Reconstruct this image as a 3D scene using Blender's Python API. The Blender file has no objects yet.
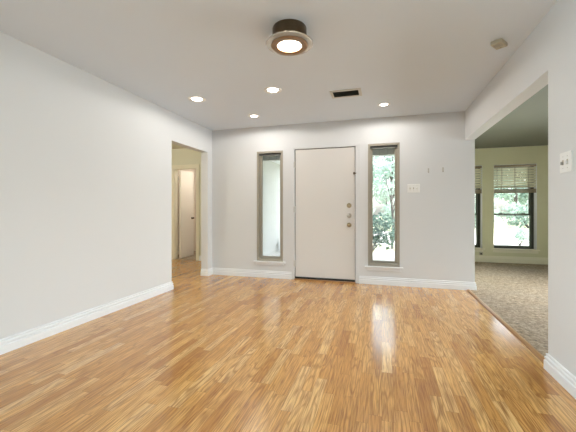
import bpy, bmesh, math, random
from mathutils import Vector, Matrix
from math import pi, sin, cos, tan, radians

random.seed(11)
S = bpy.context.scene
COL = S.collection

# ---------------------------------------------------------------- camera, world, sun, added fill lights, exposure
cd = bpy.data.cameras.new('camera'); cam = bpy.data.objects.new('camera', cd); COL.objects.link(cam)
cam.location = (0, 0, 1.09); cam.rotation_euler = (pi/2, 0, radians(16.2))
cd.sensor_width = 36; cd.lens = 36*323/576; cd.shift_y = -6/576; cd.clip_end = 300
S.camera = cam

vs = S.view_settings
S.display_settings.display_device = 'sRGB'
vs.view_transform = 'Standard'; vs.look = 'None'; vs.gamma = 1; vs.use_curve_mapping = False
vs.exposure = 0.07

W = bpy.data.worlds.new('sky'); S.world = W; W.use_nodes = True
nt = W.node_tree; nt.nodes.clear()
sk = nt.nodes.new('ShaderNodeTexSky'); sk.sky_type = 'NISHITA'; sk.sun_disc = False
sk.sun_elevation = radians(52); sk.sun_rotation = radians(110); sk.dust_density = 4; sk.air_density = 1.2
bg = nt.nodes.new('ShaderNodeBackground'); bg.inputs[1].default_value = 1.6
hs = nt.nodes.new('ShaderNodeHueSaturation'); hs.inputs['Saturation'].default_value = 0.45
out = nt.nodes.new('ShaderNodeOutputWorld')
nt.links.new(sk.outputs[0], hs.inputs['Color']); nt.links.new(hs.outputs[0], bg.inputs[0]); nt.links.new(bg.outputs[0], out.inputs[0])

def light(name, typ, loc, energy, color=(1, 1, 1), rot=(0, 0, 0), **kw):
    l = bpy.data.lights.new(name, typ); l.energy = energy; l.color = color
    for k, v in kw.items(): setattr(l, k, v)
    o = bpy.data.objects.new(name, l); COL.objects.link(o); o.location = loc; o.rotation_euler = rot
    return o
# sun from the right and slightly behind the house
light('sun', 'SUN', (20, -10, 30), 7.5, (1, .96, .9), (radians(40), 0, radians(62)), angle=radians(.6))
# added fill lights outside invented windows, behind the camera and in the carpeted room
light('rear_fill', 'AREA', (-.85, -3.75, 1.0), 26, (.74, .92, 1.0), (radians(118), 0, 0), shape='RECTANGLE', size=3.3, size_y=2.1)
light('left_fill', 'AREA', (-3.1, -1.2, 1.15), 215, (.76, .93, 1.0), (0, radians(-100), 0), shape='RECTANGLE', size=1.7, size_y=2.8)
light('side_fill', 'AREA', (4.15, 4.6, 1.3), 165, (.92, .97, 1.0), (0, radians(90), 0), shape='RECTANGLE', size=1.4, size_y=2.2)

# ---------------------------------------------------------------- materials
def mat(name, base=(.8, .8, .8), rough=.5, metal=0, spec=.5, emit=None, estr=0):
    m = bpy.data.materials.new(name); m.use_nodes = True
    b = m.node_tree.nodes['Principled BSDF']
    b.inputs['Base Color'].default_value = (*base, 1); b.inputs['Roughness'].default_value = rough
    b.inputs['Metallic'].default_value = metal; b.inputs['Specular IOR Level'].default_value = spec
    if emit: b.inputs['Emission Color'].default_value = (*emit, 1); b.inputs['Emission Strength'].default_value = estr
    return m

class NT:
    def __init__(s, m): s.t = m.node_tree; s.b = s.t.nodes['Principled BSDF']
    def n(s, typ, **kw):
        x = s.t.nodes.new(typ)
        for k, v in kw.items(): setattr(x, k, v)
        return x
    def l(s, a, b): s.t.links.new(a, b)
    def val(s, inp, v):
        if hasattr(v, 'links'): s.l(v, inp)
        else: inp.default_value = v
    def math(s, op, a, b=0.0, c=None):
        x = s.n('ShaderNodeMath', operation=op); s.val(x.inputs[0], a); s.val(x.inputs[1], b)
        if c is not None: s.val(x.inputs[2], c)
        return x.outputs[0]
    def xyz(s, x, y, z):
        c = s.n('ShaderNodeCombineXYZ'); s.val(c.inputs[0], x); s.val(c.inputs[1], y); s.val(c.inputs[2], z); return c.outputs[0]
    def noise(s, vec, scale, detail=3, rough=.5):
        x = s.n('ShaderNodeTexNoise'); s.l(vec, x.inputs['Vector']); x.inputs['Scale'].default_value = scale
        x.inputs['Detail'].default_value = detail; x.inputs['Roughness'].default_value = rough; return x.outputs['Fac']
    def ramp(s, fac, stops):
        r = s.n('ShaderNodeValToRGB'); s.l(fac, r.inputs[0]); e = r.color_ramp.elements
        while len(e) < len(stops): e.new(.5)
        for k, (p, c) in enumerate(stops): e[k].position = p; e[k].color = (*c, 1)
        return r.outputs[0]
    def mix(s, fac, a, b, mode='MIX'):
        x = s.n('ShaderNodeMix', data_type='RGBA', blend_type=mode)
        s.val(x.inputs[0], fac)
        for i, v in ((6, a), (7, b)):
            if hasattr(v, 'links'): s.l(v, x.inputs[i])
            else: x.inputs[i].default_value = (*v, 1)
        return x.outputs[2]
    def bump(s, h, strength, dist=.002):
        x = s.n('ShaderNodeBump'); s.l(h, x.inputs['Height']); x.inputs['Strength'].default_value = strength
        x.inputs['Distance'].default_value = dist; s.l(x.outputs[0], s.b.inputs['Normal'])
    def pos(s): return s.n('ShaderNodeNewGeometry').outputs['Position']
    def obj(s): return s.n('ShaderNodeTexCoord').outputs['Object']

def paint(name, base, rough=.55, bscale=160, bstr=.12):
    m = mat(name, base, rough, spec=.3); t = NT(m); p = t.obj()
    n = t.noise(p, bscale, 2); t.bump(n, bstr, .001)
    big = t.noise(p, 1.3, 2)
    c = t.mix(big, tuple(v*.985 for v in base), tuple(min(1, v*1.012) for v in base)); t.l(c, t.b.inputs['Base Color'])
    return m

def speckle(name, base, var=.15, scale=60, rough=.5, metal=0):
    m = mat(name, base, rough, metal); t = NT(m)
    n = t.noise(t.obj(), scale, 3)
    t.l(t.mix(n, tuple(v*(1-var) for v in base), tuple(min(1, v*(1+var)) for v in base)), t.b.inputs['Base Color'])
    return m

M = {}
M['wall'] = paint('wall_paint', (.672, .682, .688))
M['ceiling'] = paint('ceiling_paint', (.732, .808, .90), .7, 90, .25)
M['olive'] = paint('olive_cream_paint', (.70, .68, .49))
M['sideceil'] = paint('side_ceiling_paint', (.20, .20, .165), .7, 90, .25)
M['hall'] = paint('hall_paint', (.70, .69, .56))
M['halltrim'] = paint('cream_trim_paint', (.80, .76, .62), .4, 60, .03)
M['bed'] = paint('bedroom_paint', (.78, .68, .58))
M['trim'] = paint('white_trim_paint', (.80, .82, .84), .35, 60, .006)
M['door'] = paint('door_paint', (.705, .685, .655), .4, 50, .04)
M['halldoor'] = paint('hall_door_paint', (.82, .76, .69), .4, 50, .04)
M['plastic'] = speckle('white_plastic', (.80, .80, .78), .02, 40, .35)
M['beige'] = speckle('beige_plastic', (.49, .455, .35), .03, 40, .45)
M['toggle'] = speckle('dark_grey_plastic', (.30, .29, .27), .05, 40, .4)  # dark grey plastic of toggles, sockets and alarm grille
M['taupe'] = speckle('taupe_window_frame', (.34, .31, .25), .06, 25, .5)
M['bronze'] = speckle('dark_bronze', (.05, .05, .043), .1, 30, .4)
M['sash'] = speckle('grey_green_sash', (.13, .15, .12), .1, 30, .45)
M['black'] = speckle('black_rubber', (.012, .012, .012), .1, 50, .6)
M['brass'] = speckle('brass', (.42, .34, .21), .05, 40, .36, 1)
M['nickel'] = speckle('satin_nickel', (.52, .50, .46), .04, 40, .36, 1)
M['oil'] = speckle('oiled_bronze', (.12, .085, .05), .12, 30, .33, .9)
M['ringbronze'] = speckle('ring_bronze', (.33, .22, .14), .08, 30, .35, .85)
M['slat'] = speckle('blind_slat', (.74, .71, .56), .05, 20, .5)
M['rail'] = speckle('blind_wood_rail', (.33, .26, .18), .2, 25, .5)
M['ventframe'] = speckle('vent_frame', (.60, .60, .57), .03, 40, .45)
M['vent'] = speckle('vent_louvre', (.05, .06, .055), .1, 40, .5)
M['dark'] = speckle('duct_shade', (.01, .01, .01), .1, 30, .9)  # near black, stands for the shade inside the vent
M['lens'] = mat('lit_lens', (.9, .88, .82), .4, emit=(1, .86, .66), estr=14)
M['lamp'] = mat('lit_downlight', (.9, .9, .88), .4, emit=(1, .93, .84), estr=16)
M['reflector'] = speckle('white_reflector', (.85, .85, .83), .02, 40, .3)
M['concrete'] = speckle('concrete', (.55, .54, .50), .12, 8, .9)
M['bark'] = speckle('bark', (.05, .043, .036), .35, 18, .9)
M['roof'] = speckle('soffit_board', (.42, .43, .41), .05, 6, .7)
M['mulch'] = speckle('porch_slab', (.60, .59, .56), .1, 12, .9)

def grass_mat():
    m = mat('lawn', (.2, .3, .1), .9, spec=.1); t = NT(m); p = t.pos()
    n = t.noise(p, .5, 4); f = t.noise(p, 30, 2)
    c = t.ramp(n, [(.3, (.20, .22, .12)), (.55, (.30, .31, .20)), (.75, (.42, .40, .29))])
    t.l(t.mix(f, c, (.33, .34, .22)), t.b.inputs['Base Color']); return m
M['grass'] = grass_mat()

def leaf_mat(name, a, b):
    m = mat(name, a, .5, spec=.3); t = NT(m)
    n = t.noise(t.pos(), 2.5, 3)
    c = t.mix(n, a, b); t.l(c, t.b.inputs['Base Color'])
    tr = t.n('ShaderNodeBsdfTranslucent'); t.l(c, tr.inputs[0])
    mx = t.n('ShaderNodeMixShader'); mx.inputs[0].default_value = .4
    o = [x for x in t.t.nodes if x.type == 'OUTPUT_MATERIAL'][0]
    t.l(t.b.outputs[0], mx.inputs[1]); t.l(tr.outputs[0], mx.inputs[2]); t.l(mx.outputs[0], o.inputs[0])
    return m
M['leaf'] = leaf_mat('pale_leaf', (.20, .29, .235), (.36, .45, .40))
M['leafd'] = leaf_mat('dark_leaf', (.035, .075, .058), (.10, .16, .13))

def glass_mat():
    m = bpy.data.materials.new('window_glass'); m.use_nodes = True; t = m.node_tree; t.nodes.clear()
    o = t.nodes.new('ShaderNodeOutputMaterial'); mx = t.nodes.new('ShaderNodeMixShader'); fr = t.nodes.new('ShaderNodeFresnel')
    fr.inputs[0].default_value = 1.45
    tr = t.nodes.new('ShaderNodeBsdfTransparent'); tr.inputs[0].default_value = (.96, .975, .97, 1)
    gl = t.nodes.new('ShaderNodeBsdfGlossy'); gl.inputs['Roughness'].default_value = .02
    t.links.new(fr.outputs[0], mx.inputs[0]); t.links.new(tr.outputs[0], mx.inputs[1]); t.links.new(gl.outputs[0], mx.inputs[2]); t.links.new(mx.outputs[0], o.inputs[0])
    return m
M['glass'] = glass_mat()

def siding_mat():
    m = mat('white_siding', (.46, .47, .46), .6); t = NT(m); p = t.pos()
    sp = t.n('ShaderNodeSeparateXYZ'); t.l(p, sp.inputs[0])
    f = t.math('FRACT', t.math('MULTIPLY', t.math('ADD', sp.outputs[0], sp.outputs[1]), 6.0))
    g = t.math('LESS_THAN', f, .06)
    t.l(t.mix(g, (.46, .47, .46), (.36, .375, .37)), t.b.inputs['Base Color']); return m
M['siding'] = siding_mat()

def laminate():
    m = mat('oak_laminate', (.55, .33, .15), .2); t = NT(m); p = t.pos()
    sp = t.n('ShaderNodeSeparateXYZ'); t.l(p, sp.inputs[0]); X, Y = sp.outputs[0], sp.outputs[1]
    sx = t.math('DIVIDE', X, .067); strip = t.math('FLOOR', sx); fx = t.math('FRACT', sx)
    w1 = t.n('ShaderNodeTexWhiteNoise', noise_dimensions='1D'); t.l(strip, w1.inputs['W'])
    yy = t.math('ADD', t.math('DIVIDE', Y, .52), t.math('MULTIPLY', w1.outputs['Value'], 9.7))
    row = t.math('FLOOR', yy); fy = t.math('FRACT', yy)
    w2 = t.n('ShaderNodeTexWhiteNoise', noise_dimensions='2D'); t.l(t.xyz(strip, row, 0), w2.inputs['Vector'])
    rid = w2.outputs['Value']
    off = t.math('MULTIPLY', rid, 37.0)
    # fine pores along the strip
    g1 = t.noise(t.xyz(t.math('ADD', t.math('MULTIPLY', X, 150.0), off), t.math('MULTIPLY', Y, 5.0), off), 1.0, 4, .6)
    # cathedral figure
    n2 = t.noise(t.xyz(t.math('ADD', t.math('MULTIPLY', X, 11.0), off), t.math('MULTIPLY', Y, 1.5), off), 1.0, 2, .5)
    ring = t.math('MULTIPLY_ADD', t.math('SINE', t.math('MULTIPLY', n2, 62.0)), .5, .5)
    ring = t.math('POWER', ring, 2.2)
    base = t.ramp(rid, [(0, (.50, .225, .056)), (.22, (.66, .335, .09)), (.6, (.77, .425, .13)), (.85, (.81, .48, .165)), (1, (.87, .56, .23))])
    some = t.math('MULTIPLY_ADD', t.math('FRACT', t.math('MULTIPLY', rid, 17.3)), .55, .15)
    c = t.mix(t.math('MULTIPLY', ring, some), base, (.31, .125, .03))
    gr = t.math('MULTIPLY', t.math('SUBTRACT', .585, g1), 3.2)
    c = t.mix(t.math('MINIMUM', t.math('MAXIMUM', gr, 0.0), .8), c, (.24, .092, .024))
    seam = t.math('MAXIMUM', t.math('LESS_THAN', fx, .018), t.math('LESS_THAN', fy, .004))
    c = t.mix(t.math('MULTIPLY', seam, .5), c, (.14, .06, .02))
    t.l(c, t.b.inputs['Base Color'])
    t.l(t.math('MULTIPLY_ADD', g1, .08, .19), t.b.inputs['Roughness'])
    t.b.inputs['Coat Weight'].default_value = .4; t.b.inputs['Coat Roughness'].default_value = .13
    t.bump(g1, .05, .0005)
    return m
M['laminate'] = laminate()

def carpet():
    m = mat('taupe_carpet', (.4, .37, .32), .95, spec=.1); t = NT(m); p = t.pos()
    v = t.n('ShaderNodeTexVoronoi'); t.l(p, v.inputs['Vector']); v.inputs['Scale'].default_value = 55
    n = t.noise(p, 24, 4, .7); b = t.noise(p, 3, 2)
    c = t.ramp(n, [(.30, (.12, .085, .055)), (.5, (.40, .305, .21)), (.72, (.70, .56, .41))])
    c = t.mix(t.math('MULTIPLY', b, .5), c, (.33, .31, .27)); t.l(c, t.b.inputs['Base Color'])
    t.bump(t.math('ADD', v.outputs['Distance'], n), 1.0, .012); return m
M['carpet'] = carpet()

def oak(name, base):
    m = mat(name, base, .3); t = NT(m); p = t.obj()
    sp = t.n('ShaderNodeSeparateXYZ'); t.l(p, sp.inputs[0])
    n = t.noise(t.xyz(t.math('MULTIPLY', sp.outputs[0], 12), t.math('MULTIPLY', sp.outputs[1], 12), t.math('MULTIPLY', sp.outputs[2], 60)), 1, 4)
    t.l(t.mix(n, tuple(v*.7 for v in base), tuple(v*1.25 for v in base)), t.b.inputs['Base Color']); return m
M['oak'] = oak('oak_moulding', (.42, .215, .08))

# ---------------------------------------------------------------- mesh helpers
def box(bm, x0, x1, y0, y1, z0, z1, bev=0):
    r = bmesh.ops.create_cube(bm, size=1)
    for v in r['verts']:
        v.co = Vector((x0+(v.co.x+.5)*(x1-x0), y0+(v.co.y+.5)*(y1-y0), z0+(v.co.z+.5)*(z1-z0)))
    if bev:
        ed = list({e for v in r['verts'] for e in v.link_edges})
        bmesh.ops.bevel(bm, geom=ed, offset=bev, segments=2, profile=.5, affect='EDGES')
    return bm

def lathe(bm, prof, axis='Z', c=(0, 0, 0), n=40, close=True):
    """prof: (radius, height) pairs turned round an axis"""
    rings = []
    c = Vector(c)
    def P(r, h, a):
        if axis == 'Z': return c+Vector((r*cos(a), r*sin(a), h))
        if axis == 'Y': return c+Vector((r*cos(a), h, r*sin(a)))
        return c+Vector((h, r*cos(a), r*sin(a)))
    for r, h in prof:
        if r < 1e-6: rings.append([bm.verts.new(P(0, h, 0))])
        else: rings.append([bm.verts.new(P(r, h, 2*pi*k/n)) for k in range(n)])
    for A, B in zip(rings, rings[1:]):
        for k in range(n):
            a = [A[k], A[(k+1) % n]] if len(A) > 1 else [A[0]]
            b = [B[(k+1) % n], B[k]] if len(B) > 1 else [B[0]]
            if len(a)+len(b) > 2: bm.faces.new(a+b)
    bmesh.ops.recalc_face_normals(bm, faces=bm.faces)
    return bm

def tube(bm, pts, r0, r1=None, n=10):
    r1 = r0 if r1 is None else r1
    pts = [Vector(p) for p in pts]; rings = []
    for i, p in enumerate(pts):
        d = (pts[min(i+1, len(pts)-1)]-pts[max(i-1, 0)]).normalized()
        u = d.cross(Vector((.31, .17, .93))).normalized(); w = d.cross(u)
        r = r0+(r1-r0)*i/max(1, len(pts)-1)
        rings.append([bm.verts.new(p+(u*cos(2*pi*k/n)+w*sin(2*pi*k/n))*r) for k in range(n)])
    for A, B in zip(rings, rings[1:]):
        for k in range(n): bm.faces.new((A[k], A[(k+1) % n], B[(k+1) % n], B[k]))
    bm.faces.new(rings[0][::-1]); bm.faces.new(rings[-1])
    bmesh.ops.recalc_face_normals(bm, faces=bm.faces)
    return bm

def sweep(bm, prof, path, closed_ends=True):
    """prof: (distance to the left of the path, height); path: 2-D points, mitred"""
    P = [Vector(p) for p in path]; rings = []
    for i, p in enumerate(P):
        ns = []
        if i > 0: d = (P[i]-P[i-1]).normalized(); ns.append(Vector((-d.y, d.x)))
        if i < len(P)-1: d = (P[i+1]-P[i]).normalized(); ns.append(Vector((-d.y, d.x)))
        m = ns[0] if len(ns) == 1 else (ns[0]+ns[1])/(1+ns[0].dot(ns[1]))
        rings.append([bm.verts.new((p.x+m.x*a, p.y+m.y*a, z)) for a, z in prof])
    k = len(prof)
    for A, B in zip(rings, rings[1:]):
        for j in range(k): bm.faces.new((A[j], A[(j+1) % k], B[(j+1) % k], B[j]))
    bm.faces.new(rings[0]); bm.faces.new(rings[-1][::-1])
    bmesh.ops.recalc_face_normals(bm, faces=bm.faces)
    return bm

def obj(name, bm, m, parent=None, smooth=False, loc=None):
    me = bpy.data.meshes.new(name); bm.to_mesh(me); bm.free()
    me.materials.append(m)
    if smooth:
        for f in me.polygons: f.use_smooth = True
        try: me.set_sharp_from_angle(angle=radians(35))
        except Exception: pass
    o = bpy.data.objects.new(name, me); COL.objects.link(o)
    if loc: o.location = loc
    if parent: o.parent = parent
    return o
B = bmesh.new
def bx(name, m, parent, *a, **k): return obj(name, box(B(), *a, **k), m, parent)

def tag(o, label=None, cat=None, group=None, kind=None):
    for k, v in (('label', label), ('category', cat), ('group', group), ('kind', kind)):
        if v: o[k] = v
    return o
def thing(name, label, cat, loc=(0, 0, 0), group=None, kind=None, rz=0):
    o = bpy.data.objects.new(name, None); COL.objects.link(o); o.location = loc; o.rotation_euler = (0, 0, rz)
    o.empty_display_size = .1
    return tag(o, label, cat, group, kind)
def struct(o, label, cat): return tag(o, label, cat, None, 'structure')
def copy_tree(o, parent=None):
    c = o.copy(); COL.objects.link(c)
    if parent: c.parent = parent
    for ch in list(o.children): copy_tree(ch, c)
    return c

def wall(name, m, axis, a0, a1, t0, t1, z0, z1, holes=(), label='', cat='wall'):
    """a wall along 'X' or 'Y' from a0 to a1, thickness t0..t1, with rectangular holes (a, b, zlow, zhigh)"""
    A = sorted({a0, a1, *[h[0] for h in holes], *[h[1] for h in holes]}); Z = sorted({z0, z1, *[h[2] for h in holes], *[h[3] for h in holes]})
    A = [v for v in A if a0 <= v <= a1]; Z = [v for v in Z if z0 <= v <= z1]
    solid = lambda i, j: 0 <= i < len(A)-1 and 0 <= j < len(Z)-1 and not any(h[0]-1e-6 <= A[i] and A[i+1] <= h[1]+1e-6 and h[2]-1e-6 <= Z[j] and Z[j+1] <= h[3]+1e-6 for h in holes)
    bm = B(); cache = {}
    def V(a, t, z):
        k = (round(a, 5), round(t, 5), round(z, 5))
        if k not in cache: cache[k] = bm.verts.new((a, t, z) if axis == 'X' else (t, a, z))
        return cache[k]
    for i in range(len(A)-1):
        for j in range(len(Z)-1):
            if not solid(i, j): continue
            x0, x1, y0, y1 = A[i], A[i+1], Z[j], Z[j+1]
            bm.faces.new((V(x0, t0, y0), V(x1, t0, y0), V(x1, t0, y1), V(x0, t0, y1)))
            bm.faces.new((V(x0, t1, y0), V(x0, t1, y1), V(x1, t1, y1), V(x1, t1, y0)))
            if not solid(i-1, j): bm.faces.new((V(x0, t0, y0), V(x0, t0, y1), V(x0, t1, y1), V(x0, t1, y0)))
            if not solid(i+1, j): bm.faces.new((V(x1, t0, y0), V(x1, t1, y0), V(x1, t1, y1), V(x1, t0, y1)))
            if not solid(i, j-1): bm.faces.new((V(x0, t0, y0), V(x0, t1, y0), V(x1, t1, y0), V(x1, t0, y0)))
            if not solid(i, j+1): bm.faces.new((V(x0, t0, y1), V(x1, t0, y1), V(x1, t1, y1), V(x0, t1, y1)))
    bmesh.ops.recalc_face_normals(bm, faces=bm.faces)
    return struct(obj(name, bm, m), label, cat)

# ---------------------------------------------------------------- room shell
L, R, BK, RE, H = -2.77, 1.09, 4.91, -3.5, 2.44
T = .12
struct(bx('floor', M['laminate'], None, -6.0, 1.115, RE, 6.15, -.12, 0), 'glossy honey oak laminate floor in narrow strips', 'floor')
struct(bx('floor_side', M['carpet'], None, 1.15, 4.0, -1.0, 7.6, -.12, .008), 'taupe grey carpet of the room beyond the wide opening', 'carpet')
struct(bx('ceiling', M['ceiling'], None, L-.12, R+.12, RE-.1, BK+.14, H, H+.15), 'pale grey painted flat ceiling', 'ceiling')
struct(bx('ceiling_hall', M['hall'], None, -6.0, L-.12, 2.4, 6.25, H, H+.15), 'dim cream ceiling of the small hall', 'ceiling')

wall('wall_left', M['wall'], 'Y', RE, 6.15, L-T, L, 0, H, [(3.81, 4.765, 0, 2.045), (-2.6, .2, .5, 2.1)], 'long white wall with the open hall doorway')
wall('wall_back', M['wall'], 'X', L, R+T, BK, BK+.14, 0, H, [(-1.953, -1.510, .268, 2.036), (-1.322, -.374, 0, 2.045), (-.197, .247, .268, 2.062)], 'white wall holding the front door and two slim windows')
wall('wall_right', M['wall'], 'Y', RE, BK, R, R+T, 0, H, [(2.612, BK, 0, 2.045)], 'white wall with wide opening to the carpeted room')
wall('wall_rear', M['wall'], 'X', L-T, R+T, RE-.14, RE, 0, H, [(-2.5, .8, .06, 2.2)], 'white wall with added window opposite the front door')

# small hall and the room behind its door
wall('wall_hall_end', M['hall'], 'X', -6.0, L-T, 6.15, 6.25, 0, H, [(-4.395, -3.845, 0, 2.003)], 'olive cream hall wall around the narrow door')
wall('wall_hall_side', M['hall'], 'X', -6.0, L-T, 2.4, 2.5, 0, H, [], 'cream near wall of the small hall')
wall('wall_hall_far', M['hall'], 'Y', 2.5, 6.15, -6.0, -5.9, 0, H, [], 'cream far side wall of the small hall')
struct(bx('floor_bedroom', M['carpet'], None, -5.6, -2.92, 6.15, 8.8, -.12, .004), 'pale carpet of the room behind the narrow door', 'floor')
struct(bx('ceiling_bedroom', M['ceiling'], None, -5.6, -2.92, 6.25, 8.8, H, H+.15), 'ceiling of the room behind the narrow door', 'ceiling')
wall('wall_bedroom_back', M['bed'], 'X', -5.6, -2.77, 8.8, 8.95, -.1, H, [], 'warm beige wall of the room behind the narrow door')
wall('wall_bedroom_left', M['bed'], 'Y', 6.25, 8.8, -4.85, -4.75, 0, H, [], 'warm beige side wall behind the narrow door')  # wall brought close in so the gap by the door stays dark
wall('wall_bedroom_right', M['bed'], 'Y', 6.15, 8.8, -2.92, -2.80, 0, H, [], 'warm beige wall backing onto the porch')

# carpeted room
FY = 7.6
w3 = (2.222, 2.982, .29, 2.02); w4 = (1.30, 2.012, .29, 2.02)
wall('wall_side_front', M['olive'], 'X', R+T, 4.0, FY, FY+.24, -.1, 2.6, [w3, w4], 'olive cream wall holding two windows with blinds')
wall('wall_side_left', M['olive'], 'Y', BK+.14, FY, R, R+T, 0, H, [], 'olive cream wall beside the partly hidden window')
wall('wall_side_right', M['olive'], 'Y', -1.0, FY, 4.0, 4.1, 0, 2.6, [(3.4, 5.8, .6, 2.0)], 'olive cream far wall of the carpeted room')
wall('wall_side_rear', M['olive'], 'X', R+T, 4.0, -1.1, -1.0, 0, 2.6, [], 'olive cream rear wall of the carpeted room')
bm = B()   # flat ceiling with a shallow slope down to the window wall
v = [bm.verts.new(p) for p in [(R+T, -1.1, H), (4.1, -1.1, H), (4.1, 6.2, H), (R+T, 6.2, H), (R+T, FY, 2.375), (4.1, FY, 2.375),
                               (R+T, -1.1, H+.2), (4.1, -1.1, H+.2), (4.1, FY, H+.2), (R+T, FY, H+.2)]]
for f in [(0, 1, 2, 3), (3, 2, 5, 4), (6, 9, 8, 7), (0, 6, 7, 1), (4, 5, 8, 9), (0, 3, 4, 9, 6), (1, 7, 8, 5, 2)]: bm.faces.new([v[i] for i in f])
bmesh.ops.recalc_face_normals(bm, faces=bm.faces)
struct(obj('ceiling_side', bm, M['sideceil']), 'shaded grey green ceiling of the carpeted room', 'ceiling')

# baseboards
BP = [(0, 0), (.019, 0), (.019, .060), (.011, .064), (.011, .070), (.016, .073), (.016, .086), (.008, .092), (.008, .098), (.011, .101), (.010, .108), (0, .112)]
def baseboard(name, path, label): return struct(obj(name, sweep(B(), BP, path), M['trim']), label, 'baseboard')
baseboard('baseboard_left', [(L-T, 3.81), (L, 3.81), (L, RE)], 'white moulded baseboard along the long wall')
baseboard('baseboard_back_left', [(-1.365, BK), (L, BK), (L, 4.765), (L-T, 4.765)], 'white baseboard between front door and hall doorway')
baseboard('baseboard_back_right', [(R+T, FY), (R+T, BK), (-.325, BK)], 'white baseboard between front door and wide opening')
baseboard('baseboard_right', [(R, RE), (R, 2.612), (R+T, 2.612), (R+T, -1.0)], 'white baseboard below the light switch by the opening')
baseboard('baseboard_rear', [(L, RE), (-2.55, RE)], 'white baseboard beside the added rear window')
baseboard('baseboard_hall', [(L-T, 6.15), (-3.775, 6.15)], 'white baseboard in the small hall')
BP2 = [(0, 0), (.016, 0), (.016, .09), (.012, .10), (.006, .125), (.006, .135), (0, .14)]
struct(obj('baseboard_side', sweep(B(), BP2, [(4.0, FY), (R+T, FY)]), M['halltrim']), 'cream baseboard under the windows with blinds', 'baseboard')

# thresholds
TP = [(0, 0), (.05, 0), (.05, .004), (.042, .010), (.025, .013), (.008, .010), (0, .004)]
struct(obj('trim_1', sweep(B(), TP, [(1.155, 2.612), (1.155, BK)]), M['oak']), 'oak reducer strip between laminate and carpet', 'threshold')
bx_ = box(B(), -1.322, -.374, 4.885, 5.05, .0005, .013, bev=.004)
struct(obj('trim_2', bx_, M['oak']), 'oak sill strip under the front door', 'threshold')

# ---------------------------------------------------------------- front door
d = thing('door_1', 'flat off white front door with three brass fittings', 'door', (0, 0, 0), kind='structure')
bx('door_leaf', M['door'], d, -1.309, -.387, 4.924, 4.969, .028, 2.034, bev=.002)
bm = B()
for a in ((-1.322, -1.312, 4.93, 5.05, 0.014, 2.045), (-.384, -.374, 4.93, 5.05, 0.014, 2.045), (-1.312, -.384, 4.93, 5.05, 2.037, 2.045), (-1.312, -1.29, 4.975, 5.05, .014, 2.037), (-.406, -.384, 4.975, 5.05, .014, 2.037), (-1.29, -.406, 4.975, 5.05, 2.015, 2.037)): box(bm, *a)
obj('weatherstrip', bm, M['bronze'], d)
bm = B()
for a in ((-1.366, -1.318, BK-.011, BK+.012, 0, 2.049), (-.378, -.326, BK-.011, BK+.012, 0, 2.049), (-1.366, -.326, BK-.011, BK+.012, 2.0425, 2.072)): box(bm, *a, bev=.003)
obj('casing', bm, M['wall'], d)
bx('door_sweep', M['black'], d, -1.309, -.387, 4.916, 4.93, .014, .044)
for z in (1.80, 1.10, .25):
    bm = B(); lathe(bm, [(0, -.05), (.007, -.05), (.007, .05), (0, .05)], 'Z', (-1.316, 4.912, z), 12); box(bm, -1.330, -1.316, 4.896, 4.914, z-.045, z+.045)
    obj('hinge', bm, M['nickel'], d)
bm = B(); box(bm, -.412, -.388, 4.917, 4.925, 1.622, 1.658, bev=.002); box(bm, -.396, -.366, 4.893, 4.917, 1.632, 1.646, bev=.002)
obj('door_guard', bm, M['oil'], d)
for z, m in ((1.158, 'brass'), (1.007, 'nickel')):
    k = obj('deadbolt', lathe(B(), [(0, -.030), (.017, -.030), (.021, -.026), (.024, -.012), (.034, -.008), (.036, 0), (0, 0)], 'Y', (-.473, 4.924, z), 28), M[m], d, True)
    bx('thumb_turn', M[m], k, -.478, -.468, 4.872, 4.896, z-.017, z+.017, bev=.002)
obj('door_knob', lathe(B(), [(0, -.074), (.012, -.073), (.024, -.066), (.029, -.054), (.027, -.042), (.016, -.032), (.012, -.026), (.012, -.012), (.030, -.008), (.034, 0), (0, 0)], 'Y', (-.473, 4.924, .866), 28), M['brass'], d, True)

# ---------------------------------------------------------------- slim windows beside the front door
def sidelight(n, x0, x1, z0, z1, label):
    w = thing('window_%d' % n, label, 'window', kind='structure')
    bm = B(); o = .030
    for a in ((x0, x0+o, z0, z1), (x1-o, x1, z0, z1), (x0+o, x1-o, z1-o, z1), (x0+o, x1-o, z0, z0+.04)):
        box(bm, a[0], a[1], BK-.006, BK+.11, a[2], a[3])
    obj('frame', bm, M['taupe'], w)
    bm = B(); q = .036; a0, a1, b0, b1 = x0+o, x1-o, z0+.04, z1-o
    for a in ((a0, a0+q, b0, b1), (a1-q, a1, b0, b1), (a0+q, a1-q, b1-.03, b1), (a0+q, a1-q, b0, b0+.03)):
        box(bm, a[0], a[1], BK+.055, BK+.10, a[2], a[3])
    obj('sash', bm, M['taupe'], w)
    bx('head_strip', M['bronze'], w, a0, a1, BK+.02, BK+.055, b1-.03, b1)  # dark bronze strip just below the frame head
    bx('pane', M['glass'], w, a0+q, a1-q, BK+.076, BK+.082, b0+.03, b1-.03)
    bm = B(); box(bm, x0-.045, x1+.045, BK-.045, BK, z0-.022, z0, bev=.005)
    box(bm, x0-.02, x1+.02, BK-.014, BK, z0-.066, z0-.022, bev=.004)
    obj('sill', bm, M['trim'], w)
sidelight(1, -1.953, -1.510, .268, 2.036, 'tall slim window by hall doorway, white porch wall outside')
sidelight(2, -.197, .247, .268, 2.062, 'tall slim window with sunlit trees outside, near switch plate')

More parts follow.
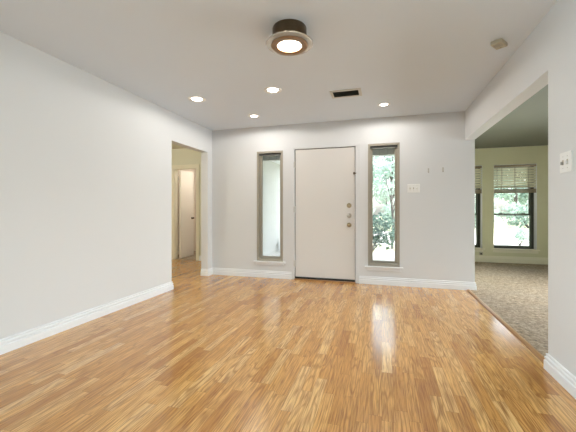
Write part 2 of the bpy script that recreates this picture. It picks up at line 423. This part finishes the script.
# ---------------------------------------------------------------- windows of the carpeted room
def sash_window(n, x0, x1, z0, z1, label):
    w = thing('window_%d' % n, label, 'window', kind='structure')
    y0 = FY+.13; y1 = FY+.20; zm = .998
    bm = B()
    for a in ((x0, x0+.022, z0, z1), (x1-.05, x1, z0, z1), (x0+.022, x1-.05, z1-.03, z1), (x0+.022, x1-.05, z0, z0+.03)): box(bm, a[0], a[1], y0, y1, a[2], a[3])
    obj('frame', bm, M['bronze'], w)
    bm = B(); a0, a1 = x0+.022, x1-.05
    for a in ((a0, a0+.012, z0+.03, zm), (a1-.03, a1, z0+.03, zm), (a0, a1, z0+.03, z0+.065), (a0, a1, zm-.02, zm+.018)): box(bm, a[0], a[1], y0-.012, y0+.03, a[2], a[3])
    s1 = obj('lower_sash', bm, M['sash'], w)
    bx('pane', M['glass'], s1, a0+.012, a1-.03, y0+.008, y0+.013, z0+.065, zm-.02)
    for q in (.2, .8):
        xx = a0+(a1-a0)*q
        bx('sash_lock', M['sash'], s1, xx-.03, xx+.03, y0-.02, y0-.002, zm+.018, zm+.034, bev=.003)
    bm = B()
    for a in ((a0, a0+.012, zm, z1-.03), (a1-.03, a1, zm, z1-.03), (a0, a1, z1-.06, z1-.03), (a0, a1, zm-.02, zm+.015)): box(bm, a[0], a[1], y0+.032, y0+.06, a[2], a[3])
    s2 = obj('upper_sash', bm, M['sash'], w)
    bx('pane', M['glass'], s2, a0+.012, a1-.03, y0+.042, y0+.047, zm+.015, z1-.06)
    bm = B(); box(bm, x0-.04, x1+.04, FY-.045, FY+.13, z0-.022, z0+.002, bev=.004); box(bm, x0-.02, x1+.02, FY-.012, FY, z0-.075, z0-.022, bev=.003)
    obj('sill', bm, M['halltrim'], w)
    bm = B()   # white side linings and head of the recess
    for a in ((x0-.001, x0+.004, z0, z1), (x1-.004, x1+.001, z0, z1), (x0, x1, z1-.004, z1+.001)): box(bm, a[0], a[1], FY+.001, y0, a[2], a[3])
    obj('lining', bm, M['trim'], w)
sash_window(3, *w3, 'double hung window in full view through the wide opening')
sash_window(4, *w4, 'double hung window partly hidden behind the opening edge')

def blind(x0, x1, label):
    zt = 2.012; y = FY+.035
    t = thing('window_blind', label, 'blind', ((x0+x1)/2, y, 1.455), 'blinds half raised in the carpeted room')
    w = (x1-x0)/2-.006
    bm = B(); box(bm, -w, w, -.025, .028, .515, .555, bev=.003); obj('headrail', bm, M['rail'], t)
    bm = B()
    for k in range(8):
        z = .112+k*.0525
        n0 = len(bm.verts)
        box(bm, -w, w, -.030, .030, -.0015, .0015); bm.verts.ensure_lookup_table()
        for vv in bm.verts[n0:]: vv.co = Matrix.Rotation(radians(-40), 3, 'X') @ vv.co + Vector((0, 0, z))
    obj('slats', bm, M['slat'], t)
    bm = B()
    for k in range(6): box(bm, -w, w, -.023, .023, .001+k*.011, .009+k*.011, bev=.001)
    obj('stacked_slats', bm, M['rail'], t)
    bx('bottom_rail', M['rail'], t, -w, w, -.024, .024, -.016, 0, bev=.003)
    for x in (-.62*w, 0, .62*w):
        bm = B(); box(bm, x-.005, x+.005, -.0285, -.0270, -.016, .52); box(bm, x-.005, x+.005, .0270, .0285, -.016, .52)
        obj('ladder_tape', bm, M['rail'], t)
    obj('wand', tube(B(), [(-.86*w, -.035, .53), (-.86*w, -.037, .10)], .004, n=8), M['rail'], t)
    return t
blind(w3[0], w3[1], 'wooden slat blind half raised over the fully visible window')
blind(w4[0], w4[1], 'wooden slat blind over the window partly hidden by opening edge')

w = thing('window_5', 'wide window added behind the viewpoint for fill light', 'window', kind='structure')  # unseen window, added as the opening for the rear fill light
bm = B()
for a in ((-2.5, -2.44, .06, 2.2), (.74, .8, .06, 2.2), (-.9, -.8, .06, 2.2), (-2.44, .74, 2.14, 2.2), (-2.44, .74, .06, .12)): box(bm, a[0], a[1], RE-.1, RE-.03, a[2], a[3])
obj('frame', bm, M['trim'], w)
bx('pane', M['glass'], w, -2.44, -.9, RE-.068, RE-.062, .12, 2.14); bx('pane', M['glass'], w, -.8, .74, RE-.068, RE-.062, .12, 2.14)
w = thing('window_7', 'wide side window added behind the viewpoint for fill light', 'window', kind='structure')  # unseen window, added so the left fill light reaches the right wall
bm = B()
for a in ((-2.6, -2.54, .5, 2.1), (.14, .2, .5, 2.1), (-1.23, -1.17, .5, 2.1), (-2.54, .14, 2.04, 2.1), (-2.54, .14, .5, .56)): box(bm, L-.09, L-.03, a[0], a[1], a[2], a[3])
obj('frame', bm, M['trim'], w)
bx('pane', M['glass'], w, L-.063, L-.057, -2.54, .14, .56, 2.04)
w = thing('window_6', 'side window added to brighten the carpeted room', 'window', kind='structure')  # unseen window, added for the carpeted room's fill light
bm = B()
for a in ((3.4, 3.45, .6, 2.0), (5.75, 5.8, .6, 2.0), (4.58, 4.62, .6, 2.0), (3.45, 5.75, 1.95, 2.0), (3.45, 5.75, .6, .65)): box(bm, 4.03, 4.08, a[0], a[1], a[2], a[3])
obj('frame', bm, M['sash'], w)
bx('pane', M['glass'], w, 4.053, 4.057, 3.45, 5.75, .65, 1.95)

# ---------------------------------------------------------------- narrow hall door
d = thing('door_2', 'narrow beige hall door standing open at right angle', 'door', kind='structure')
a0, a1, zt = -4.395, -3.845, 2.003
bm = B()
for a in ((a0-.07, a0+.004, 0, zt+.075), (a1-.004, a1+.07, 0, zt+.075), (a0+.004, a1-.004, zt-.004, zt+.075)): box(bm, a[0], a[1], 6.134, 6.15, a[2], a[3], bev=.004)
obj('casing', bm, M['halltrim'], d)
bm = B()
for a in ((a0, a0+.015, 0, zt), (a1-.015, a1, 0, zt), (a0+.015, a1-.015, zt-.015, zt)): box(bm, a[0], a[1], 6.151, 6.25, a[2], a[3])
obj('jamb', bm, M['halltrim'], d)
lf = bx('door_leaf', M['halldoor'], d, a0+.045, a0+.083, 6.255, 6.775, .012, zt-.02, bev=.002)
obj('door_knob', lathe(B(), [(0, .055), (.014, .054), (.024, .044), (.022, .032), (.010, .024), (.010, .010), (.026, .006), (.028, 0), (0, 0)], 'X', (a0+.083, 6.70, .90), 20), M['oil'], lf, True)
for z in (1.80, .22):
    obj('hinge', lathe(B(), [(0, -.045), (.008, -.045), (.008, .045), (0, .045)], 'Z', (a0+.035, 6.246, z), 12), M['nickel'], d)

# ---------------------------------------------------------------- ceiling fittings
def downlight(x, y, r, label, watts, tilt=0):
    t = thing('recessed_light', label, 'ceiling light', (x, y, H), 'recessed ceiling lights')
    watts *= .6
    obj('trim_ring', lathe(B(), [(r*.60, -.001), (r*.74, -.006), (r*.95, -.007), (r, -.003), (r, 0), (r*.60, 0)], n=40), M['reflector'], t, True)
    b = obj('bulb', lathe(B(), [(0, -.006), (r*.35, -.0055), (r*.55, -.004), (r*.60, -.001), (0, -.001)], n=32), M['lamp'], t, True)
    l = light('downlight_lamp', 'SPOT', (0, 0, -.03), watts, (1, .95, .89), spot_size=radians(177), spot_blend=.12, shadow_soft_size=.06)
    l.parent = t
    return t
downlight(-2.159, 3.464, .106, 'recessed ceiling light nearest the long left wall', 8)
downlight(-1.176, 3.442, .100, 'recessed ceiling light next after the flush bronze fixture', 20)
downlight(-1.763, 4.318, .080, 'recessed ceiling light above the slim window by the hall', 30)
downlight(.027, 4.312, .076, 'recessed ceiling light above the slim window with trees', 32)

t = thing('flush_ceiling_light', 'round bronze flush ceiling light with a clear glass disc', 'ceiling light', (-.660, 2.312, H))
obj('canopy', lathe(B(), [(0, 0), (.124, 0), (.127, -.006), (.127, -.102), (.122, -.112), (0, -.112)], n=56), M['oil'], t, True)
g = obj('glass_disc', lathe(B(), [(.120, -.1125), (.172, -.1125), (.176, -.1165), (.172, -.1215), (.120, -.1215), (.120, -.1125)], n=64), None or bpy.data.materials.new('clear_glass_disc'), t, True)
gm = g.data.materials[0]; gm.use_nodes = True; gb = gm.node_tree.nodes['Principled BSDF']
gb.inputs['Base Color'].default_value = (.97, .96, .92, 1); gb.inputs['Roughness'].default_value = .12; gb.inputs['Transmission Weight'].default_value = .6; gb.inputs['IOR'].default_value = 1.45
obj('ring', lathe(B(), [(.130, -.122), (.136, -.125), (.136, -.131), (.130, -.137), (.098, -.138), (.090, -.134), (.089, -.122)], n=56), M['ringbronze'], t, True)
obj('lens', lathe(B(), [(.090, -.128), (.075, -.131), (.05, -.133), (0, -.134)], n=48), M['lens'], t, True)
l = light('fixture_lamp', 'SPOT', (0, 0, -.175), 48, (1, .97, .92), spot_size=radians(140), spot_blend=.9, shadow_soft_size=.09); l.parent = t

t = thing('ceiling_vent', 'rectangular ceiling vent with dark louvres in white frame', 'vent', (-.397, 3.767, H))
bm = B()
for a in ((-.175, -.142, -.12, .12), (.142, .175, -.12, .12), (-.142, .142, -.12, -.078), (-.142, .142, .078, .12)): box(bm, *a, -.009, -.0005, bev=.003)
obj('frame', bm, M['ventframe'], t)
bx('duct_shade_sheet', M['dark'], t, -.142, .142, -.078, .078, -.002, -.0005)  # flat black sheet in place of the shade inside the duct
for k in range(6):
    bm = B(); box(bm, -.142, .142, -.011, .011, -.001, .001)
    for vv in bm.verts: vv.co = Matrix.Rotation(radians(40), 3, 'X') @ vv.co + Vector((0, -.062+k*.025, -.010))
    obj('louvre', bm, M['vent'], t)
obj('lever', tube(B(), [(.10, -.05, -.012), (.10, -.05, -.022)], .004), M['vent'], t)

t = thing('ceiling_alarm', 'small beige box alarm on ceiling near the wide opening', 'alarm', (.905, 2.968, H), rz=radians(53))
obj('housing', box(B(), -.062, .062, -.042, .042, -.032, 0, bev=.008), M['beige'], t)
bm = B()
for k in range(5): box(bm, -.04, .01, -.026+k*.012, -.021+k*.012, -.0335, -.0315)
obj('grille', bm, M['toggle'], t)
obj('indicator', lathe(B(), [(0, -.034), (.004, -.034), (.004, -.031), (0, -.031)], c=(.035, 0, 0), n=12), M['oil'], t)

# ---------------------------------------------------------------- things on the walls
t = thing('light_switch_plate', 'wide white switch plate below two wall hooks', 'light switch', (.432, BK, 1.397))
obj('plate', box(B(), -.083, .083, -.006, 0, -.060, .060, bev=.003), M['plastic'], t)
for x, m in ((-.046, 'beige'), (0, 'toggle'), (.046, 'plastic')):
    s = bx('switch_slot', M['beige'], t, x-.006, x+.006, -.0072, -.0058, -.013, .013)
    obj('toggle', box(B(), x-.0045, x+.0045, -.017, -.006, -.002, .011, bev=.001), M[m], s)
for x in (-.046, 0, .046):
    for z in (-.034, .034): obj('screw', lathe(B(), [(0, -.0072), (.003, -.007), (.003, -.0055), (0, -.0055)], 'Y', (x, 0, z), 10), M['nickel'], t)

t = thing('light_switch_plate', 'white double switch plate beside the wide opening edge', 'light switch', (R, 2.381, 1.384))
obj('plate', box(B(), -.008, 0, -.066, .066, -.063, .063, bev=.003), M['plastic'], t)
for y, m in ((.026, 'toggle'), (-.024, 'plastic')):
    s = bx('switch_slot', M['beige'], t, -.0092, -.0078, y-.008, y+.008, -.016, .016)
    obj('toggle', box(B(), -.020, -.008, y-.005, y+.005, -.014, .006, bev=.001), M[m], s)
for y in (-.024, .026):
    for z in (-.036, .036): obj('screw', lathe(B(), [(0, -.0092), (.003, -.009), (.003, -.0075), (0, -.0075)], 'X', (0, y, z), 10), M['nickel'], t)

def hook(x, z, label):
    t = thing('wall_hook', label, 'hook', (x, BK, z), 'metal hooks on the front wall')
    obj('back_plate', box(B(), -.010, .010, -.003, 0, -.030, .034, bev=.001), M['nickel'], t)
    obj('prong', tube(B(), [(0, -.003, .004), (0, -.018, -.010), (0, -.030, -.016), (0, -.040, -.008), (0, -.043, .008)], .0045, .0035), M['nickel'], t, True)
    for q in (.026, -.022): obj('screw', lathe(B(), [(0, -.005), (.003, -.0045), (.003, -.002), (0, -.002)], 'Y', (0, 0, q), 10), M['oil'], t)
hook(.630, 1.642, 'small metal wall hook nearer the slim window with trees')
hook(.816, 1.648, 'small metal wall hook nearer the wide opening')

t = thing('wall_outlet', 'small outlet with plug low under the partly hidden window', 'outlet', (1.985, FY, .20))
obj('plate', box(B(), -.036, .036, -.006, 0, -.055, .055, bev=.003), M['beige'], t)
for z in (-.022, .022): obj('socket', lathe(B(), [(0, -.008), (.014, -.0075), (.016, -.0055), (0, -.0055)], 'Y', (0, 0, z), 20), M['toggle'], t)
obj('plug', box(B(), -.018, .018, -.036, -.007, -.038, -.006, bev=.004), M['bronze'], t)

# dome lamps added out of sight to brighten the hall and bedroom
def back_room_fill(x, y, watts, label, col):
    t = thing('added_dome_light', label, 'ceiling light', (x, y, H))
    obj('base', lathe(B(), [(0, 0), (.14, 0), (.14, -.02), (0, -.02)]), M['oil'], t, True)
    obj('dome', lathe(B(), [(.13, -.02), (.12, -.05), (.08, -.08), (0, -.095)]), M['lens'], t, True)
    light('added_dome_lamp', 'POINT', (0, 0, -.16), watts, col, shadow_soft_size=.1).parent = t
back_room_fill(-4.8, 3.7, 62, 'dome light added to brighten the small hall', (1, .98, .90))
back_room_fill(-3.35, 6.62, 24, 'dome light added to brighten the room behind the hall door', (1, .95, .87))

# ---------------------------------------------------------------- outside
struct(bx('ground', M['grass'], None, -40, 45, 9.0, 70, -.5, -.3), 'sunlit lawn in front of the house', 'lawn')
struct(bx('ground_porch', M['mulch'], None, L, R, BK+.14, 9.0, -.5, -.06), 'concrete porch slab outside the front door', 'porch')
struct(bx('ground_bed', M['grass'], None, R, 45, FY+.24, 9.0, -.5, -.3), 'lawn strip under the room windows', 'lawn')
struct(bx('driveway', M['concrete'], None, -40, 45, 13.6, 21.5, -.32, -.285), 'pale sunlit drive crossing the lawn', 'driveway')
struct(bx('ceiling_porch', M['roof'], None, L, R, BK+.14, 7.3, 2.42, 2.6), 'grey soffit over the front porch', 'soffit')
bm = B(); box(bm, L, L+.02, BK+.14, 8.95, -.1, 2.36)
struct(obj('wall_porch', bm, M['siding']), 'white board siding beside the porch', 'wall')
struct(bx('trim_3', M['trim'], None, L+.02, L+.45, 7.3, 9.2, 2.36, 2.5), 'white eave board above the porch siding', 'eave')
struct(bx('trim_4', M['roof'], None, R+.02, 4.3, FY+.24, FY+.7, 2.45, 2.6), 'grey eave over the room windows', 'eave')
struct(bx('roof', M['roof'], None, -6.2, 4.3, RE-.3, 9.0, 2.66, 2.8), 'flat roof deck over the house', 'roof')

struct(bx('trim_5', M['siding'], None, L+.02, R, 7.22, 7.36, 2.27, 2.42), 'pale beam along the front edge of the porch', 'beam')

def leaves(bm, blobs, n, size):
    tot = sum(b[3]**2 for b in blobs)
    for (x, y, z, r) in blobs:
        for _ in range(int(n*r*r/tot)):
            dv = Vector((random.gauss(0, 1), random.gauss(0, 1), random.gauss(0, 1))).normalized()
            p = Vector((x, y, z))+dv*r*random.uniform(.45, 1.0)**.6
            u = Vector((random.gauss(0, 1), random.gauss(0, 1), random.gauss(0, 1))).normalized()
            w_ = u.cross(Vector((random.gauss(0, 1), random.gauss(0, 1), random.gauss(0, 1)))).normalized()
            s = size*random.uniform(.6, 1.3)
            bm.faces.new([bm.verts.new(p+u*s), bm.verts.new(p+w_*s*.45+u*s*.1), bm.verts.new(p-u*s), bm.verts.new(p-w_*s*.45+u*s*.1)])
    return bm

def make_tree(name, label, cat, h, spread, nblob, nleaf, lsize, m, low=.35, group='trees across the lawn'):
    t = thing(name, label, cat, (0, 0, -.3), group)
    blobs = []
    for k in range(nblob):
        a = random.uniform(0, 2*pi); rr = spread*math.sqrt(random.random())*.75
        z = h*random.uniform(low, .92); blobs.append((rr*cos(a), rr*sin(a), z, spread*random.uniform(.28, .48)))
    bm = B(); tube(bm, [(0, 0, -.05), (.05, .02, h*.2), (-.04, .05, h*.45), (.06, 0, h*.8)], h*.013, h*.005, 10)
    obj('trunk', bm, M['bark'], t, True)
    bm = B()
    for (x, y, z, r) in blobs[:9]:
        z0 = z*.62; tube(bm, [(0, 0, z0), (x*.5, y*.5, z0+(z-z0)*.6), (x, y, z)], h*.006, h*.002, 6)
    obj('branches', bm, M['bark'], t, True)
    obj('foliage', leaves(B(), blobs, nleaf, lsize), M[m], t)
    return t

ta = make_tree('tree', 'leafy tree seen through the fully visible sash window', 'tree', 9.0, 3.0, 18, 6000, .19, 'leaf', .30); ta.location = (11.4, 33, -.3)
for (x, y, rz, q, lb) in ((18.5, 37, 1.0, 1.0, 'leafy tree farthest right across the drive'), (9.6, 42.5, 2.2, 1.1, 'leafy tree standing behind the gap between the two sash windows'),
                          (17.0, 46, .4, 1.1, 'tall tree far behind the fully visible sash window'), (4.4, 35, 3.1, 1.0, 'leafy tree across the drive, right of the slim window view'),
                          (-2.8, 33, 4.0, 1.0, 'leafy tree across the drive, toward the porch wall'), (.6, 43, .6, 1.1, 'distant pale tree high in the slim window')):
    c = copy_tree(ta); c.location = (x, y, -.3); c.rotation_euler = (0, 0, rz); c.scale = (q, q, q); c['label'] = lb
tb = make_tree('young_tree', 'young airy tree close outside the slim window with trees', 'tree', 4.6, 1.25, 11, 1500, .075, 'leaf', .38); tb.location = (.35, 12.2, -.3)
c = copy_tree(tb); c.location = (5.2, 23.5, -.3); c.rotation_euler = (0, 0, 2); c.scale = (.8, .8, .62); c['label'] = 'small tree by the drive, seen through the partly hidden sash window'
def bush(x, y, s, label, m='leafd', z=-.3, group='shrubs around the porch'):
    t = thing('shrub', label, 'shrub', (x, y, z), group)
    bl = [(random.uniform(-.35, .35)*s, random.uniform(-.3, .3)*s, random.uniform(.3, .65)*s, random.uniform(.28, .4)*s) for _ in range(7)]
    bm = B()
    for b in bl: tube(bm, [(0, 0, 0), (b[0]*.6, b[1]*.6, b[2]*.6), b[:3]], .018*s, .008*s, 6)
    obj('stems', bm, M['bark'], t); obj('foliage', leaves(B(), bl, 1300, .05*s), M[m], t)
bush(-.35, 10.5, 1.35, 'rounded shrub low in the slim window with trees')
bush(1.5, 11.8, 1.2, 'shrub beyond the porch edge, right of the slim window view')
bush(5.05, 14.3, .8, 'low shrub at the drive edge in the visible sash window', 'leaf')
bush(-2.42, 8.5, .42, 'dark shrub at the foot of the white porch wall', z=-.06)
bush(-2.0, 10.6, .9, 'dark shrub farther out past the white porch wall')
for x, y, lb in ((7.0, 28, 'big pale bush across the drive, seen in the partly hidden window'), (10.7, 28.6, 'big pale bush across the drive, middle of the fully visible window'), (14.4, 28, 'big pale bush across the drive, right side of the fully visible window'),
                 (-2.3, 27.5, 'big pale bush across the drive, left in the slim window'), (1.6, 28.2, 'big pale bush across the drive, right in the slim window')):
    bush(x, y, 2.6, lb, 'leaf', group='bushes across the drive')
